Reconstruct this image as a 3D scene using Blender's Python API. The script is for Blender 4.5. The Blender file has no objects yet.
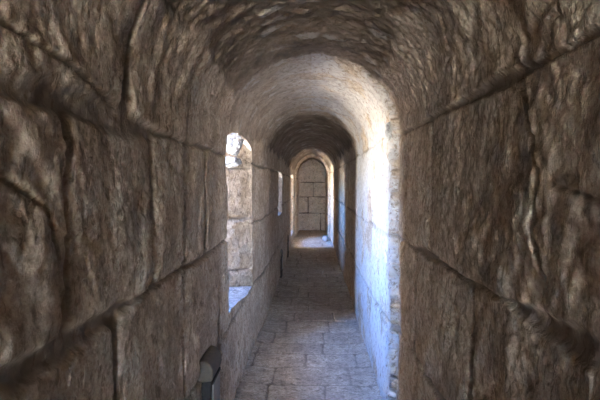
import bpy, bmesh, math, random
import numpy as np
from mathutils import Vector, Matrix

S = bpy.context.scene
COL = S.collection
PI = math.pi

# ------------------------------------------------------------------ camera
F = 430.0
cam_d = bpy.data.cameras.new('camera'); cam = bpy.data.objects.new('camera', cam_d); COL.objects.link(cam)
cam_d.sensor_width = 36.0; cam_d.lens = 36.0 * F / 600.0; cam_d.clip_start = 0.02
cam.location = (0, 0, 1.5)
cam.rotation_euler = (math.radians(90 - 2.13), 0, math.radians(1.6))
S.camera = cam

# ------------------------------------------------------------------ sky
W = bpy.data.worlds.new('sky'); S.world = W; W.use_nodes = True
nt = W.node_tree; nt.nodes.clear()
wo = nt.nodes.new('ShaderNodeOutputWorld'); bg = nt.nodes.new('ShaderNodeBackground')
tc = nt.nodes.new('ShaderNodeTexCoord'); sep = nt.nodes.new('ShaderNodeSeparateXYZ')
mr = nt.nodes.new('ShaderNodeMapRange'); mr.inputs[1].default_value = -1; mr.inputs[2].default_value = 1
cr = nt.nodes.new('ShaderNodeValToRGB'); e = cr.color_ramp.elements
e[0].position = 0.0; e[0].color = (.88, .80, .68, 1)      # sunlit dry ground
e[1].position = 1.0; e[1].color = (.10, .26, .74, 1)      # zenith
for p, c in ((.44, (.86, .82, .75, 1)), (.50, (.56, .62, .68, 1)), (.54, (.34, .50, .74, 1)), (.60, (.12, .32, .92, 1))):
    k = e.new(p); k.color = c
nt.links.new(tc.outputs['Generated'], sep.inputs[0]); nt.links.new(sep.outputs[2], mr.inputs[0])
nt.links.new(mr.outputs[0], cr.inputs[0]); nt.links.new(cr.outputs[0], bg.inputs[0]); nt.links.new(bg.outputs[0], wo.inputs[0])
bg.inputs[1].default_value = 66.0

S.view_settings.view_transform = 'Standard'; S.view_settings.look = 'None'
S.view_settings.exposure = 0.97; S.view_settings.gamma = 1.0; S.view_settings.use_curve_mapping = False
S.cycles.use_denoising = True
S.cycles.max_bounces = 14; S.cycles.diffuse_bounces = 10; S.cycles.sample_clamp_indirect = 12
S.cycles.use_adaptive_sampling = False

# window openings: name, inner span y0..y1, z0..z1 on the left wall, outer slit y0..y1, z0..z1
XO = -1.75
OPEN = [
    dict(y0=2.66, y1=3.80, z0=.60, z1=1.93, oy0=2.34, oy1=2.76, oz0=.76, oz1=2.98),
    dict(y0=6.35, y1=7.15, z0=1.02, z1=1.75, oy0=5.70, oy1=6.25, oz0=1.30, oz1=2.35),
    dict(y0=10.2, y1=11.5, z0=.25, z1=1.80, oy0=10.0, oy1=10.5, oz0=.45, oz1=2.20),
]
# daylight openings: portals guide the sky's own light in through each slit and an unseen mouth added for near fill
def portal(loc, rot, sx, sy):
    l = bpy.data.lights.new('daylight_portal', 'AREA'); l.shape = 'RECTANGLE'; l.size = sx; l.size_y = sy
    l.cycles.is_portal = True
    o = bpy.data.objects.new('daylight_portal', l); o.location = loc; o.rotation_euler = rot; COL.objects.link(o)
for o in OPEN:
    portal((XO - .03, (o['oy0'] + o['oy1']) / 2, (o['oz0'] + o['oz1']) / 2), (0, -PI / 2, 0), o['oz1'] - o['oz0'] + .05, o['oy1'] - o['oy0'] + .05)
FILL_MOUTH = -7.0  # unseen open end, set back and sized to light the near walls
portal((0, FILL_MOUTH - .02, 1.1), (PI / 2, 0, PI), 1.1, 2.3)

# ------------------------------------------------------------------ noise
def _hash(ix, iy, seed):
    n = (ix.astype(np.int64) * 374761393 + iy.astype(np.int64) * 668265263 + seed * 2147483647) & 0xffffffff
    n = ((n ^ (n >> 13)) * 1274126177) & 0xffffffff
    n = ((n ^ (n >> 16)) * 2246822519) & 0xffffffff
    n = n ^ (n >> 15)
    return (n & 0xffffff) / float(0xffffff)
def vnoise(x, y, seed=0):
    ix = np.floor(x); iy = np.floor(y); fx = x - ix; fy = y - iy
    ux = fx * fx * fx * (fx * (fx * 6 - 15) + 10); uy = fy * fy * fy * (fy * (fy * 6 - 15) + 10)
    def g(dx, dy):
        a = _hash(ix + dx, iy + dy, seed) * 2 * PI
        return np.cos(a) * (fx - dx) + np.sin(a) * (fy - dy)
    a = g(0, 0) * (1 - ux) + g(1, 0) * ux; b = g(0, 1) * (1 - ux) + g(1, 1) * ux
    return (a * (1 - uy) + b * uy) * 1.4
def fbm(x, y, seed=0, octv=4, gain=.5, lac=2.1):
    t = 0; a = 1; s = 0
    for k in range(octv):
        t = t + a * vnoise(x, y, seed + 17 * k); s += a; a *= gain; x = x * lac + 3.7; y = y * lac + 1.3
    return t / s
def ss(a, b, x):
    t = np.clip((x - a) / (b - a), 0, 1); return t * t * (3 - 2 * t)
def worley(x, y, seed=0):
    ix = np.floor(x); iy = np.floor(y); d1 = np.full(x.shape, 9.); d2 = np.full(x.shape, 9.); idv = np.zeros(x.shape)
    for i in (-1, 0, 1):
        for j in (-1, 0, 1):
            cx = ix + i; cy = iy + j
            px = cx + .15 + .7 * _hash(cx, cy, seed); py = cy + .15 + .7 * _hash(cx, cy, seed + 5)
            d = np.hypot(x - px, y - py); h = _hash(cx, cy, seed + 9)
            idv = np.where(d < d1, h, idv); d2 = np.where(d < d1, d1, np.minimum(d2, d)); d1 = np.minimum(d1, d)
    return d1, d2, idv

# ------------------------------------------------------------------ masonry: v = height / arc length, y = depth
def masonry(v, y, bounds, joints, seed, wj=.012, warp=.022, groove=.021, pil=.003, off=.006, wmul=1):
    """returns relief h, mortar mask, tone"""
    vw = v + warp * fbm(v * 3 + 5, y * 2.2, seed, 3) + warp * .6 * fbm(v * 14, y * 14, seed + 3, 4, .65)
    yw = y + warp * fbm(v * 2.5, y * 3 + 9, seed + 1, 3) + warp * .6 * fbm(v * 13, y * 13, seed + 4, 4, .65)
    b = np.array(bounds); ci = np.clip(np.searchsorted(b, vw.ravel()) - 1, 0, len(b) - 2).reshape(v.shape)
    dv = np.minimum(vw - b[ci], b[ci + 1] - vw)
    dy = np.full(v.shape, 9.); bid = np.zeros(v.shape)
    for c in range(len(b) - 1):
        m = ci == c
        if not m.any(): continue
        J = np.array(joints[c]); tilt = 0
        yy = yw[m]
        k = np.clip(np.searchsorted(J, yy), 1, len(J) - 1)
        dy[m] = np.minimum(yy - J[k - 1], J[k] - yy); bid[m] = k + 31 * c
    w = wj * (1 + 1.1 * np.clip(fbm(v * 2, y * 2, seed + 7, 2) * 2.2, -.6, 2.2))
    d = np.minimum(dv, dy * 1.15)
    soft = np.where((dv < .045) & (dy < .045), .045 - np.hypot(np.clip(.045 - dv, 0, 9), np.clip(.045 - dy, 0, 9)), d)
    d = np.minimum(d, soft)
    w = w * wmul
    g = ss(0, 1, (d - w * .3) / (w * .7 + .005))
    t1 = _hash(bid, bid * 0 + 3, seed); t2 = _hash(bid, bid * 0 + 8, seed)
    pillow = pil * ss(0, .06, d)
    h = (g - 1) * groove + pillow + (t1 - .5) * off * g
    tone = .5 + (t2 - .5) * .5
    return h, 1 - g, tone, g

def fill(js, lo, hi, seed, a=.34, b=.62):
    """known joint positions continued at random over the unseen stretch"""
    r = random.Random(seed); js = sorted(js)
    out = list(js)
    p = js[0]
    while p > lo: p -= r.uniform(a, b); out.append(p)
    p = js[-1]
    while p < hi: p += r.uniform(a, b); out.append(p)
    return sorted(out)

LB = [-.3, .02, .58, 1.15, 1.675, 2.30, 2.9]
LJ = [fill([.9, 1.6], -3, 15, 1), fill([1.35, 1.95], -3, 15, 2), fill([.62, 1.13, 1.74, 2.40], -3, 15, 3),
      fill([.40, .915, 1.42, 1.78, 2.10], -3, 15, 4), fill([.70, 1.24, 1.84, 2.30], -3, 15, 5), fill([.5, 1.1, 1.7], -3, 15, 6)]
RB = [-.3, .02, .60, 1.165, 1.80, 2.35, 2.9]
RJ = [fill([.8, 1.5], -3, 15, 11), fill([1.1, 1.7], -3, 15, 12), fill([.75, 1.46, 2.25], -3, 15, 13),
      fill([.35, 1.98, 2.5], -3, 15, 14, 1.4, .9), fill([.30, 1.12, 2.05], -3, 15, 15), fill([.6, 1.3, 2.0], -3, 15, 16)]

SPR = 1.83               # springing height
RIM = 2.69               # where the near stretch of the right wall stops and the jamb steps in
def half_left(y):
    return .53 + 0 * y - .03 * ss(3.9, 4.6, y) - .03 * ss(11.9, 12.3, y) - .04 * ss(12.6, 12.75, y)
def half_right(y, v):
    e = RIM + .14 * fbm(v * 6, v * 0 + 2.2, 40, 5, .65)
    return .54 - .052 * ss(0, .04 + .025 * vnoise(v * 15, v * 0 + .7, 44), y - e) + .015 * ss(4.7, 5.2, y) + .0 * y - .03 * ss(11.9, 12.3, y) - .04 * ss(12.6, 12.75, y)
def rise(y):
    return .462 - .015 * ss(3.9, 5.2, y) + .02 * ss(9, 10, y) - .05 * ss(12.6, 12.75, y)
ARC = PI * .52
TOT = 2 * SPR + ARC

def section(s, y):
    """base point and outward-from-stone normal (into the passage) for arc position s at depth y"""
    sr = TOT - s
    xl = half_left(y); xr = half_right(y, sr); rz = rise(y)
    th = np.clip((s - SPR) / ARC, 0, 1) * PI            # 0 left .. pi right
    hx = np.where(th < PI / 2, xl, xr)
    c = np.cos(th); sn = np.sin(th)
    point = .05 * ss(8.5, 10, y)                        # the far vault is slightly pointed
    x = -hx * c; z = SPR + rz * sn + point * np.power(np.clip(sn, 0, 1), 8)
    z = np.where(s < SPR, s, np.where(sr < SPR, sr, z))
    nx = c / np.maximum(hx, .1); nz = -sn / np.maximum(rz, .1); L = np.hypot(nx, nz)
    return x, z, nx / L, nz / L

def cracks(v, y, lines, seed):
    vw = v + .010 * fbm(v * 9, y * 9, seed, 4); yw = y + .012 * fbm(v * 10, y * 10 + 4, seed + 1, 4); out = np.zeros(v.shape)
    for pts, w in lines:
        for (a, b), (c, d) in zip(pts[:-1], pts[1:]):
            dx, dy = c - a, d - b; t = np.clip(((vw - a) * dx + (yw - b) * dy) / (dx * dx + dy * dy), 0, 1)
            q = np.hypot(vw - a - t * dx, yw - b - t * dy)
            out = np.maximum(out, 1 - ss(w * .5, w * 1.3, q))
    return out
CRL = [([(1.80, .55), (1.765, .9), (1.715, 1.17)], .005), ([(1.52, .70), (1.45, .84), (1.2, .90)], .004), ([(2.0, 1.5), (1.75, 1.44)], .006), ([(1.60, 2.2), (1.35, 2.17), (1.16, 2.2)], .005)]
CRR = [([(1.84, 1.17), (1.72, 1.115), (1.53, 1.03), (1.39, 1.055), (1.21, .983)], .009), ([(2.2, 1.5), (2.0, 1.62), (1.86, 1.9)], .005), ([(1.5, .6), (1.46, .8), (1.50, .98)], .003)]
def gauss(v, y, v0, y0, a, b): return np.exp(-((v - v0) / a) ** 2 - ((y - y0) / b) ** 2)
def relief(s, y):
    sr = TOT - s
    left = s < TOT / 2
    v = np.where(left, s, sr)
    hl, ml, tl, gl = masonry(v, y, LB, LJ, 101, wmul=1 + 2.2 * gauss(v, y, 1.69, 1.12, .08, .3) + 1.2 * gauss(v, y, 1.15, .95, .1, .25))
    hr, mrt, tr, gr = masonry(v, y, RB, RJ, 202, wmul=1 + 3.0 * gauss(v, y, 1.165, .88, .08, .16) + 1.5 * gauss(v, y, 1.80, 1.2, .1, .12))
    hm = np.where(left, hl, hr); mm = np.where(left, ml, mrt); tm = np.where(left, tl, tr)
    # rough quarry face: broad lumps, vertical tool furrows, pits
    ux = np.where(left, y, y + 50)
    big = fbm(v * 3.2, ux * 3.2, 5, 3); mid = fbm(v * 8 + ux * 2 + 3, ux * 9, 6, 5, .55); fine = fbm(v * 38 + ux * 8, ux * 42, 8, 3, .6)
    rough = ss(-.25, .25, fbm(v * 2.2 + 4, ux * 2.2, 9, 2))
    pit = ss(.16, .34, fbm(v * 17 + ux * 7 + 40, ux * 24, 12, 3)) * (.35 + .65 * rough)
    scar = np.abs(fbm(v * 2.2 + 7, ux * 2.6 + 3, 15, 5)); sm = ss(.0, .25, fbm(v * 1.8, ux * 1.8 + 30, 16, 2))
    terr = ss(-.03, .03, fbm(v * 3.5, ux * 3.5, 18, 5, .6)) * .0045 + ss(-.03, .03, fbm(v * 7 + 9, ux * 7, 19, 5, .6)) * .002
    face = terr - .003 + .016 * big + .010 * mid * (.3 + 1.1 * rough) + .0012 * fine - .0045 * pit - .010 * (1 - ss(0, .016, scar)) * sm
    # rubble vault: small stones running round the arc
    sw = s + .05 * fbm(s * 3, y * 3, 21, 2); yw = y + .04 * fbm(s * 4, y * 5, 22, 3)
    d1, d2, wid = worley(sw * 7.5, yw * 17, 23)
    rub = ss(0, .35, d2 - d1); chips = ss(.90, .93, wid) * .6
    vault = .005 * (rub - 1) + .008 * (wid - .5) + .030 * fbm(s * 4, y * 4, 24, 4) + .014 * fbm(s * 14, y * 18, 25, 5, .62) - .014 * ss(.16, .36, fbm(s * 15, y * 24, 29, 3))
    haunch = np.where(left, 2.12, 2.20) + .16 * fbm(y * 3, y * 0 + np.where(left, 1.5, 8.5), 31, 3)
    haunch = haunch + np.where(y > 2.7, -.22, 0)
    kv = ss(-.03, .03, v - haunch)
    h = (hm + face) * (1 - kv) + vault * kv
    # far down the passage the relief calms, worn plaster in the bay also paints in window light
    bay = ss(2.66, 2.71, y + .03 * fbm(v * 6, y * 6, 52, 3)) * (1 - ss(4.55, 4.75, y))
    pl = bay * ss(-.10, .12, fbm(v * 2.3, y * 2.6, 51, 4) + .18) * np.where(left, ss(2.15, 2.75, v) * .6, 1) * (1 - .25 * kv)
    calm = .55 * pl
    h = h * (1 - calm) + .006 * calm
    h = np.where(y > 2.75, h * .72, h)
    # broken ragged lip of the bay on the right, and the joint between its two arch rings
    lip = np.where(left, 0, 1) * np.exp(-((y - 2.78) / .09) ** 2)
    h = h + lip * (.030 * fbm(v * 9, y * 9, 61, 3) - .012)
    ring = np.where(left, 0, 1) * ss(1.62, 1.75, v) * (1 - ss(2.35, 2.5, v))
    gj = 1 - ss(0, .016, np.abs(y - 2.93 - .03 * vnoise(v * 6, v * 0, 66)))
    h = h - .025 * gj * ring
    # broken seams that leave the courses
    ck = np.where(left, cracks(v, y, CRL, 81), cracks(v, y, CRR, 82)); h = h - .016 * ck
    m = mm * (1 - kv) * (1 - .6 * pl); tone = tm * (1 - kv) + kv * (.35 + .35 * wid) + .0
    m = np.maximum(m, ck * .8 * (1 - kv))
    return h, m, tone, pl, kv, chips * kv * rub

def wall_point(s, y):
    x, z, nx, nz = section(s, y); h, *_ = relief(s, y)
    return x + nx * h, y, z + nz * h

# ------------------------------------------------------------------ materials
def N(nt, t, **kw):
    n = nt.nodes.new(t)
    for k, v in kw.items(): setattr(n, k, v)
    return n
def mix(nt, fac, a, b, blend='MIX'):
    n = nt.nodes.new('ShaderNodeMix'); n.data_type = 'RGBA'; n.blend_type = blend
    for sock, v in ((0, fac), (6, a), (7, b)):
        if isinstance(v, (int, float)): n.inputs[sock].default_value = v
        elif isinstance(v, tuple): n.inputs[sock].default_value = v
        else: nt.links.new(v, n.inputs[sock])
    return n.outputs[2]
def ramp(nt, src, stops):
    r = nt.nodes.new('ShaderNodeValToRGB'); el = r.color_ramp.elements
    while len(el) < len(stops): el.new(.5)
    for k, (p, c) in enumerate(stops):
        el[k].position = p; el[k].color = c if isinstance(c, tuple) else (c, c, c, 1)
    nt.links.new(src, r.inputs[0]); return r.outputs[0]
def noise(nt, scale, detail=6, rough=.6, vec=None, dist=0):
    n = nt.nodes.new('ShaderNodeTexNoise'); n.inputs['Scale'].default_value = scale; n.inputs['Detail'].default_value = detail
    n.inputs['Roughness'].default_value = rough; n.inputs['Distortion'].default_value = dist
    if vec is not None: nt.links.new(vec, n.inputs['Vector'])
    return n.outputs[0]

def stone_material(name, light, dark, mortar, lit_plaster=(.60, .585, .56, 1), attrs=True, bump=.5):
    m = bpy.data.materials.new(name); m.use_nodes = True; nt = m.node_tree
    b = nt.nodes['Principled BSDF']; b.inputs['Roughness'].default_value = .93; b.inputs['Specular IOR Level'].default_value = .15
    tc = N(nt, 'ShaderNodeTexCoord').outputs['Object']
    n1 = noise(nt, 5, 8, .62, tc, .3); n2 = noise(nt, 38, 6, .65, tc); n3 = noise(nt, 1.6, 4, .5, tc)
    c = mix(nt, ramp(nt, n1, ((.36, 0.), (.60, 1.))), dark, light)
    n6 = noise(nt, 75, 8, .75, tc); n7 = noise(nt, 14, 6, .7, tc, .6)
    c = mix(nt, .75, c, ramp(nt, n6, ((.30, .22), (.70, .80))), 'OVERLAY')
    c = mix(nt, .7, c, ramp(nt, n7, ((.35, .32), (.65, .68))), 'OVERLAY')
    if attrs:
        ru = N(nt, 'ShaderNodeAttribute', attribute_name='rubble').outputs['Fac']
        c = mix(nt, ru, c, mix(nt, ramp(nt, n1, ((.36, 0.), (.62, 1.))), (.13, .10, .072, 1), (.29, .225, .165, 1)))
        at = N(nt, 'ShaderNodeAttribute', attribute_name='tone').outputs['Fac']
        c = mix(nt, .6, c, ramp(nt, at, ((0., .40), (1., .66))), 'OVERLAY')
    c = mix(nt, ramp(nt, n3, ((.40, .0), (.65, .35))), c, (dark[0] * .8, dark[1] * .82, dark[2] * .86, 1))
    c = mix(nt, ramp(nt, n2, ((.30, .75), (.46, 0.))), c, (dark[0] * .42, dark[1] * .40, dark[2] * .38, 1))
    if attrs:
        pa = N(nt, 'ShaderNodeAttribute', attribute_name='lit_plaster').outputs['Fac']
        pc = mix(nt, ramp(nt, n2, ((.32, .55), (.48, 0.))), lit_plaster, (light[0] * .75, light[1] * .62, light[2] * .5, 1))
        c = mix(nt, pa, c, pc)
        mo = N(nt, 'ShaderNodeAttribute', attribute_name='mortar').outputs['Fac']
        c = mix(nt, mo, c, mortar)
        ch = N(nt, 'ShaderNodeAttribute', attribute_name='chip').outputs['Fac']
        c = mix(nt, ch, c, (.52, .48, .42, 1))
    nt.links.new(c, b.inputs['Base Color'])
    bp = N(nt, 'ShaderNodeBump'); bp.inputs['Strength'].default_value = min(1, bump * 1.3); bp.inputs['Distance'].default_value = .018
    mp = N(nt, 'ShaderNodeMapping'); mp.inputs['Scale'].default_value = (1, 1.6, .75); mp.inputs['Rotation'].default_value = (.35, 0, 0); nt.links.new(tc, mp.inputs[0])
    n5 = noise(nt, 27, 9, .68, mp.outputs[0], .4); pits = ramp(nt, n5, ((.40, 0.), (.50, 1.)))
    bh = mix(nt, .35, mix(nt, .5, n2, pits), noise(nt, 120, 6, .72, tc))
    c = mix(nt, ramp(nt, n5, ((.38, .75), (.475, 0.))), c, (dark[0] * .5, dark[1] * .47, dark[2] * .44, 1)); nt.links.new(c, b.inputs['Base Color']); nt.links.new(bh, bp.inputs['Height']); nt.links.new(bp.outputs[0], b.inputs['Normal'])
    return m
M_WALL = stone_material('limestone_wall', (.64, .515, .385, 1), (.45, .35, .25, 1), (.29, .235, .18, 1))
M_JAMB = stone_material('tan_jamb_stone', (.58, .48, .35, 1), (.42, .33, .23, 1), (.26, .22, .18, 1))
M_FLOOR = stone_material('worn_paving', (.50, .435, .36, 1), (.37, .315, .26, 1), (.17, .145, .12, 1), bump=.3)
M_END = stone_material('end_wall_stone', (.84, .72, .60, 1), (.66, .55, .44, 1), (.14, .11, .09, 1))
M_PALE = stone_material('pale_limestone', (.42, .42, .41, 1), (.30, .30, .29, 1), (.5, .5, .5, 1), attrs=False, bump=.6)
M_MORTAR = stone_material('white_mortar', (.85, .84, .81, 1), (.74, .73, .70, 1), (.5, .5, .5, 1), attrs=False, bump=.4)
M_OUT = stone_material('light_shell_stone', (.45, .38, .30, 1), (.30, .25, .19, 1), (.2, .2, .2, 1), attrs=False)

def metal(name, col, rough, met=.3):
    m = bpy.data.materials.new(name); m.use_nodes = True; nt = m.node_tree; b = nt.nodes['Principled BSDF']
    tc = N(nt, 'ShaderNodeTexCoord').outputs['Object']
    n = noise(nt, 60, 5, .6, tc)
    c = mix(nt, ramp(nt, n, ((.35, 0.), (.7, .5))), col, (col[0] * 1.6 + .02, col[1] * 1.5 + .02, col[2] * 1.3 + .015, 1))
    nt.links.new(c, b.inputs['Base Color']); b.inputs['Roughness'].default_value = rough; b.inputs['Metallic'].default_value = met
    return m
M_HOOD = metal('dusty_bronze', (.10, .083, .062, 1), .85, 0)
M_BODY = metal('dark_bronze', (.022, .019, .016, 1), .9, 0)
M_LENS = metal('frosted_lens', (.20, .19, .165, 1), .5, 0)

# ------------------------------------------------------------------ mesh helpers
def link_mesh(name, verts, faces, mat, attrs=None, parent=None, smooth=True):
    me = bpy.data.meshes.new(name)
    verts = np.ascontiguousarray(verts, dtype=np.float32); faces = np.ascontiguousarray(faces, dtype=np.int32)
    me.vertices.add(len(verts)); me.vertices.foreach_set('co', verts.ravel())
    nf = len(faces); me.loops.add(nf * 4); me.loops.foreach_set('vertex_index', faces.ravel())
    me.polygons.add(nf); me.polygons.foreach_set('loop_start', np.arange(0, nf * 4, 4, dtype=np.int32))
    me.polygons.foreach_set('loop_total', np.full(nf, 4, dtype=np.int32))
    if smooth: me.polygons.foreach_set('use_smooth', np.ones(nf, dtype=bool))
    for k, a in (attrs or {}).items():
        at = me.attributes.new(k, 'FLOAT', 'POINT'); at.data.foreach_set('value', np.ascontiguousarray(a, dtype=np.float32).ravel())
    me.update(calc_edges=True); me.validate()
    me.materials.append(mat)
    o = bpy.data.objects.new(name, me); COL.objects.link(o)
    if parent: o.parent = parent
    return o
def grid_faces(n, m, flip=False):
    i = np.arange(n - 1)[:, None]; j = np.arange(m - 1)[None, :]; a = i * m + j
    f = np.stack([a, a + m, a + m + 1, a + 1], -1).reshape(-1, 4)
    return f[:, ::-1] if flip else f
def compact(V, faces, attrs):
    used = np.unique(faces); mp = np.full(len(V), -1); mp[used] = np.arange(len(used))
    return V[used], mp[faces], {k: a.ravel()[used] for k, a in attrs.items()}
def structure(o, label=None):
    o['kind'] = 'structure'
    if label: o['label'] = label
    return o

# ------------------------------------------------------------------ depth samples: fine where the camera is near
ys = [FILL_MOUTH]
while ys[-1] < .45: ys.append(ys[-1] + (.10 if ys[-1] < -.3 else .02))
while ys[-1] < 13.98:
    y = ys[-1]; ys.append(y + min(.04, .0068 * max(1, (y / 2.2)) ** 1.8))
YS = np.array(ys); YS[-1] = 14.0

def in_opening(s, y):
    m = np.zeros(s.shape, bool)
    for k, o in enumerate(OPEN):
        e = .5 + 0 * s
        y0 = o['y0'] + ragged(s, k, 0); y1 = o['y1'] + ragged(s, k, 1)
        z0 = sill_z(y, k); z1 = head_z(y, k)
        m |= (y > y0) & (y < y1) & (s > z0) & (s < z1)
    return m
def ragged(s, k, side):
    return .012 * fbm(s * 6, s * 0 + side * 3 + k * 7, 70, 3)
def sill_z(y, k):
    o = OPEN[k]; z = o['z0'] + .01 * fbm(y * 6, y * 0 + k, 71, 3)
    if k == 0: z = z + .10 * (1 - ss(2.7, 3.7, y)) - .02
    return z
def head_z(y, k):
    o = OPEN[k]; t = np.clip((y - o['y0']) / (o['y1'] - o['y0']), 0, 1)
    return o['z1'] - .16 + .10 * np.sqrt(np.clip(1 - (2 * t - 1) ** 2, 0, 1)) + .01 * fbm(y * 7, y * 0 + k, 72, 3)

def shell(name, s0, s1, ds, mat=None):
    ns = int((s1 - s0) / ds) + 1
    s = np.linspace(s0, s1, ns)
    Sg, Yg = np.meshgrid(s, YS, indexing='ij')
    x, z, nx, nz = section(Sg, Yg); h, m, tone, pl, kv, chip = relief(Sg, Yg)
    X = x + nx * h; Z = z + nz * h
    f = grid_faces(ns, len(YS), flip=True)
    sc = (Sg[:-1, :-1] + Sg[1:, 1:]) / 2; yc = (Yg[:-1, :-1] + Yg[1:, 1:]) / 2
    f = f[~in_opening(sc, yc).ravel()]
    V = np.stack([X, Yg, Z], -1).reshape(-1, 3)
    V, f, at = compact(V, f, dict(mortar=m, tone=tone, lit_plaster=pl * .95, chip=chip, rubble=kv * (1 - (.40 + .55 * ss(TOT * .44, TOT * .54, Sg)) * ss(2.66, 2.71, Yg + .04 * fbm(Sg * 5, Yg * 5, 90, 3)) * (1 - ss(4.4, 5.2, Yg)))))
    return structure(link_mesh(name, V, f, mat, at))
HA = 2.22
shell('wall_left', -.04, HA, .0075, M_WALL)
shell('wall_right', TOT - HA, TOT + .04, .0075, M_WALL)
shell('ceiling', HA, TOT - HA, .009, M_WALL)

# ------------------------------------------------------------------ floor of worn cross-laid pavers
xs = np.linspace(-.66, .66, 150)
yf = [FILL_MOUTH]
while yf[-1] < 13.98: yf.append(yf[-1] + (.06 if yf[-1] < 2.4 else .009 * max(1, yf[-1] / 4)))
yf = np.array(yf); yf[-1] = 14.02
Xg, Yg = np.meshgrid(xs, yf, indexing='ij')
rows = [-2.]
r = random.Random(7)
while rows[-1] < 2.8: rows.append(rows[-1] + r.uniform(.26, .34))
rows = rows[:-1] + [2.86, 3.16, 3.47, 3.75, 4.0, 4.3]
while rows[-1] < 14.5: rows.append(rows[-1] + r.uniform(.27, .36))
fj = []
for k in range(len(rows) - 1):
    p = -.9 + r.uniform(0, .3); js = [p]
    while p < .9: p += r.uniform(.36, .60); js.append(p)
    fj.append(js)
# masonry() runs its courses along v: here v is depth and the joints run across
h, m, tone, g = masonry(Yg, Xg, rows, fj, 303, wj=.006, warp=.016, groove=.010, pil=.003, off=.010)
wear = ss(-.35, .25, fbm(Xg * 2, Yg * 1.6, 305, 3)); h = h * (.35 + .65 * wear) * .8
h = h + .010 * fbm(Xg * 3, Yg * 3, 306, 4) + .003 * fbm(Xg * 24, Yg * 24, 307, 3) + .022 * ss(.36, .52, np.abs(Xg)) * (.6 + .8 * fbm(Xg * 7, Yg * 7, 309, 3))
V = np.stack([Xg, Yg, h], -1).reshape(-1, 3)
structure(link_mesh('floor', V, grid_faces(len(xs), len(yf)), M_FLOOR,
    dict(mortar=m * (.45 + .5 * wear), tone=tone, lit_plaster=m * 0, chip=m * 0)))

# ------------------------------------------------------------------ embrasures (window_1.. with jambs, sill and head)
def embrasure(k):
    o = OPEN[k]
    root = bpy.data.objects.new('window_%d' % (k + 1), None); root.location = (-.53, (o['y0'] + o['y1']) / 2, o['z0']); COL.objects.link(root)
    root['kind'] = 'structure'; inv = Matrix.Translation(-root.location)
    nd = 110 if k == 0 else 40; nl = 150 if k == 0 else 60
    def face(name, sy, outer, flip, vert, seed, mat, blocks=None):
        # sy: (s, y) of the inner edge, 1-D arrays; outer: function giving outer points; t runs 0..1 outward
        s, y = sy; x0, y0_, z0_ = wall_point(s, y)
        t = (np.linspace(0, 1, nd) ** 1.5)
        T, I = np.meshgrid(t, np.arange(len(s)), indexing='ij')
        ox, oy, oz = outer
        X = x0[I] * (1 - T) + ox * T; Y = y[I] * (1 - T) + oy[I] * T; Z = z0_[I] * (1 - T) + oz[I] * T
        d = T * 1.2
        p = Z if vert else Y
        bnd, jnt = blocks or ([-1, .3, .75, 1.2, 1.63, 2.0, 3], [[-9, -.1, .9, 9], [-9, .45, 9], [-9, .3, .8, 9], [-9, .55, 9], [-9, .20, .5, 9], [-9, .4, 9]])
        if vert: h, m, tone, g = masonry(Z, d, bnd, jnt, seed, wj=.008, warp=.012, groove=.02)
        else: h, m, tone, g = masonry(d, Y, [-1, .55, 9], [[-9] + [o['y0'] + q for q in (.1, .5, .95)] + [99]] * 2, seed, wj=.008, warp=.012, groove=.015)
        h = h + .014 * fbm(p * 5, d * 6, seed + 2, 4) + .006 * fbm(p * 16, d * 16, seed + 3, 4) - .004 * ss(.15, .45, fbm(p * 22, d * 22, seed + 5, 3))
        h = h * ss(0, .06, T)
        # move along the face's own normal
        if name == 'sill': Z = Z + h
        elif name == 'head': Z = Z - h
        elif name == 'far_jamb': Y = Y - h
        else: Y = Y + h
        V = np.stack([X, Y, Z], -1).reshape(-1, 3) - np.array(root.location)
        ob = link_mesh(name, V, grid_faces(nd, len(s), flip), mat, dict(mortar=m * .8, tone=tone, lit_plaster=m * 0, chip=m * 0), root)
        return ob
    pad = .015
    s = np.linspace(o['z0'] - .04, o['z1'] + .05, nl); u = (s - s[0]) / (s[-1] - s[0])
    oz = o['oz0'] - .05 + u * (o['oz1'] - o['oz0'] + .10)
    y1 = o['y1'] + ragged(s, k, 1) - .004; y0 = o['y0'] + ragged(s, k, 0) + .004
    face('far_jamb', (s, y1), (XO, np.full(nl, o['oy1']), oz), False, True, 400 + k * 20, M_JAMB)
    face('near_jamb', (s, y0), (XO, np.full(nl, o['oy0']), oz), True, True, 405 + k * 20, M_JAMB)
    y = np.linspace(o['y0'] - .03, o['y1'] + .03, nl); u = (y - y[0]) / (y[-1] - y[0])
    oy = o['oy0'] - .03 + u * (o['oy1'] - o['oy0'] + .06)
    face('sill', (sill_z(y, k) + .004, y), (XO, oy, np.full(nl, o['oz0'])), True, False, 410 + k * 20, M_PALE)
    face('head', (head_z(y, k) - .004, y), (XO, oy, np.full(nl, o['oz1'])), False, False, 415 + k * 20, M_WALL)
for k in range(3): embrasure(k)

# ------------------------------------------------------------------ end wall with its arched blocked doorway
nz_, nx_ = 300, 140
Zg, Xg = np.meshgrid(np.linspace(-.03, 2.6, nz_), np.linspace(-.6, .6, nx_), indexing='ij')
EB = [-1, .0, .555, 1.08, 1.555, 9]
EJ = [[-9, 9], [-9, .28, 9], [-9, -.13, 9], [-9, .04, 9], [-9, 9]]
h, m, tone, g = masonry(Zg, Xg, EB, EJ, 505, wj=.013, warp=.01, groove=.03)
h = h + .012 * fbm(Xg * 6, Zg * 6, 506, 4)
V = np.stack([Xg, 13.93 - h, Zg], -1).reshape(-1, 3)
structure(link_mesh('wall_back', V, grid_faces(nz_, nx_, True), M_END, dict(mortar=m, tone=tone, lit_plaster=m * 0, chip=m * 0)))
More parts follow.
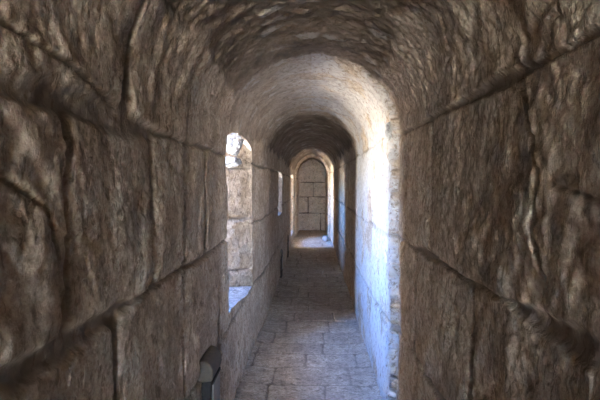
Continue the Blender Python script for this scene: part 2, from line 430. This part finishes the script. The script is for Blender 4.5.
# stone ring round the head of the end doorway
def arch_ring(name, y0, y1, hx, spr, rz, w, zfoot, mat, n=60):
    path = [(-hx, z) for z in np.linspace(zfoot, spr, 40)] + [(-hx * math.cos(a), spr + rz * math.sin(a)) for a in np.linspace(0, PI, n)[1:-1]] + [(hx, z) for z in np.linspace(spr, zfoot, 40)]
    P = np.array(path); T = np.gradient(P, axis=0); T /= np.linalg.norm(T, axis=1)[:, None]; Nn = np.stack([T[:, 1], -T[:, 0]], 1)   # towards the opening
    L = np.concatenate([[0], np.cumsum(np.linalg.norm(np.diff(P, axis=0), axis=1))])
    prof = [(-w, y0), (-w * .5, y0), (-.02, y0), (0, y0 + .02), (0, (y0 + y1) / 2), (0, y1)]
    V = []; 
    for i in range(len(P)):
        j = .010 * math.sin(L[i] * 31) * (abs(math.sin(L[i] * 13)) > .9)
        rr = .006 * math.sin(L[i] * 17) + .004 * math.sin(L[i] * 41)
        for (a, yy) in prof:
            q = P[i] + Nn[i] * (a + rr); V.append((q[0], yy - rr, q[1]))
    V = np.array(V); one = np.ones(len(V))
    return structure(link_mesh(name, V, grid_faces(len(P), len(prof)), mat, dict(mortar=one * 0, tone=one * .55, lit_plaster=one * 0, chip=one * 0)))
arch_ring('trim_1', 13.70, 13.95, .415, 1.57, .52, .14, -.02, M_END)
arch_ring('trim_2', 12.20, 12.45, .455, 1.66, .60, .14, -.02, M_WALL)

# ------------------------------------------------------------------ unseen shell added to stop sky light leaking through mesh gaps
def outer_skin():
    bm = bmesh.new()
    def quad(a, b, c, d): bm.faces.new([bm.verts.new(p) for p in (a, b, c, d)])
    # outer left face, cut by the slits
    cuts = sorted(((o['oy0'], o['oy1'], o['oz0'], o['oz1']) for o in OPEN)); yp = FILL_MOUTH
    zt, zb = 3.1, -.15; x = XO - .01
    for (a, b, c, d) in cuts:
        quad((x, yp, zb), (x, a, zb), (x, a, zt), (x, yp, zt)); quad((x, a, zb), (x, b, zb), (x, b, c), (x, a, c)); quad((x, a, d), (x, b, d), (x, b, zt), (x, a, zt)); yp = b
    quad((x, yp, zb), (x, 14.5, zb), (x, 14.5, zt), (x, yp, zt))
    X2 = 1.6
    quad((x, FILL_MOUTH, zt), (x, 14.5, zt), (X2, 14.5, zt), (X2, FILL_MOUTH, zt)); quad((x, FILL_MOUTH, zb), (x, 14.5, zb), (X2, 14.5, zb), (X2, FILL_MOUTH, zb))
    quad((X2, FILL_MOUTH, zb), (X2, 14.5, zb), (X2, 14.5, zt), (X2, FILL_MOUTH, zt)); quad((x, 14.5, zb), (X2, 14.5, zb), (X2, 14.5, zt), (x, 14.5, zt))
    # shell face round the added mouth behind the camera
    yq = FILL_MOUTH
    quad((x, yq, zb), (-.54, yq, zb), (-.54, yq, zt), (x, yq, zt)); quad((.54, yq, zb), (X2, yq, zb), (X2, yq, zt), (.54, yq, zt))
    quad((-.54, yq, 2.25), (.54, yq, 2.25), (.54, yq, zt), (-.54, yq, zt))
    me = bpy.data.meshes.new('light_shell'); bm.to_mesh(me); bm.free(); me.materials.append(M_OUT)
    o = bpy.data.objects.new('light_shell', me); COL.objects.link(o); structure(o)
outer_skin()

# ------------------------------------------------------------------ things
def tag(o, label, cat, group=None):
    o['label'] = label; o['category'] = cat
    if group: o['group'] = group
    return o
def rock(name, loc, size, seed, mat, rot=(0, 0, 0), sub=4, rough=.22):
    bm = bmesh.new(); bmesh.ops.create_icosphere(bm, subdivisions=sub, radius=1)
    rnd = random.Random(seed); planes = []
    for _ in range(11):
        v = Vector((rnd.gauss(0, 1), rnd.gauss(0, 1), rnd.gauss(0, 1))).normalized(); planes.append((v, rnd.uniform(.62, .9)))
    for v in bm.verts:
        p = v.co.copy()
        for n, d in planes:
            t = p.dot(n)
            if t > d: p -= n * (t - d) * .85
        a = np.array([p.x]); b = np.array([p.y + 2 * p.z])
        p *= 1 + rough * float(fbm(a * 2 + seed, b * 2, seed, 4)[0])
        v.co = Vector((p.x * size[0], p.y * size[1], p.z * size[2]))
    R = Matrix.Rotation(rot[2], 4, 'Z') @ Matrix.Rotation(rot[1], 4, 'Y') @ Matrix.Rotation(rot[0], 4, 'X'); bm.transform(R)
    for f in bm.faces: f.smooth = True
    me = bpy.data.meshes.new(name); bm.to_mesh(me); bm.free(); me.materials.append(mat)
    o = bpy.data.objects.new(name, me); o.location = loc; COL.objects.link(o); return o

tag(rock('boulder', (-.615, 3.36, 1.815), (.085, .08, .09), 3, M_PALE, (0, 0, .3), 5),
    'large pale rounded boulder wedged at the head of the first left window recess', 'stone')
tag(rock('wedge_stone', (-.635, 3.42, 1.675), (.075, .08, .048), 8, M_PALE, (0, 0, .6), 5),
    'flat pale stone lying below the boulder, on top of the tan jamb block', 'stone')
tag(rock('mortar_lump', (.485, 2.76, 1.835), (.035, .05, .055), 12, M_MORTAR, (.3, .2, 0), 4, .35),
    'white broken mortar lump sticking out at the springing of the bright arch', 'mortar')
tag(rock('rubble_stone', (.36, 11.25, .07), (.085, .10, .085), 15, M_PALE, (0, 0, .4), 4, .3),
    'bluish white rubble stone lying on the lit floor at the far right wall foot', 'stone')

def bollard(name, y, h, label, L=.18):
    root = bpy.data.objects.new(name, None); root.location = (-.49, y, 0); COL.objects.link(root)
    def box(nm, x0, x1, y0, y1, z0, z1, mat, bev, parent=root, prof=None):
        bm = bmesh.new()
        if prof is None:
            bmesh.ops.create_cube(bm, size=1)
            for v in bm.verts: v.co = Vector((x0 + (v.co.x + .5) * (x1 - x0), y0 + (v.co.y + .5) * (y1 - y0), z0 + (v.co.z + .5) * (z1 - z0)))
        else:   # profile in x-z swept along y
            a = [bm.verts.new((px, y0, pz)) for px, pz in prof]; b = [bm.verts.new((px, y1, pz)) for px, pz in prof]; n = len(prof)
            bm.faces.new(a); bm.faces.new(b[::-1])
            for i in range(n): bm.faces.new((a[i], b[i], b[(i + 1) % n], a[(i + 1) % n]))
            bmesh.ops.recalc_face_normals(bm, faces=bm.faces)
        bmesh.ops.bevel(bm, geom=list(bm.edges), offset=bev, segments=3, affect='EDGES', profile=.5)
        me = bpy.data.meshes.new(nm); bm.to_mesh(me); bm.free(); me.materials.append(mat)
        o = bpy.data.objects.new(nm, me); COL.objects.link(o); o.parent = parent; return o
    x0, x1 = -.055, .012
    box('post', x0, x1, 0, L, 0, h - .09, M_BODY, .004)
    prof = [(x0 - .012, h - .115), (x0 - .012, h - .04), (x0 + .006, h - .008), (x0 + .028, h), (x1 - .008, h - .014), (x1 + .010, h - .045), (x1 + .012, h - .085), (x1 + .004, h - .105)]
    
    box('hood', 0, 0, -.014, L + .014, 0, 0, M_HOOD, .012, prof=prof)
    lens = box('lens', x1 - .004, x1 + .006, .018, L - .018, h - .33, h - .125, M_LENS, .003)
    for zz in (h - .345, h - .118): box('lens_frame', x1 - .004, x1 + .008, .006, L - .006, zz - .008, zz + .008, M_BODY, .002)
    return tag(root, label, 'lamp', 'low lamps along the left wall')
bollard('bollard_lamp', 2.0, .667, 'dark bronze hooded lamp nearest the viewer, standing against the left wall')
bollard('bollard_lamp', 6.75, .46, 'small dark lamp at the wall foot just past the second left window')
bollard('bollard_lamp', 8.65, .46, 'tiny dark lamp at the wall foot furthest down the passage on the left')
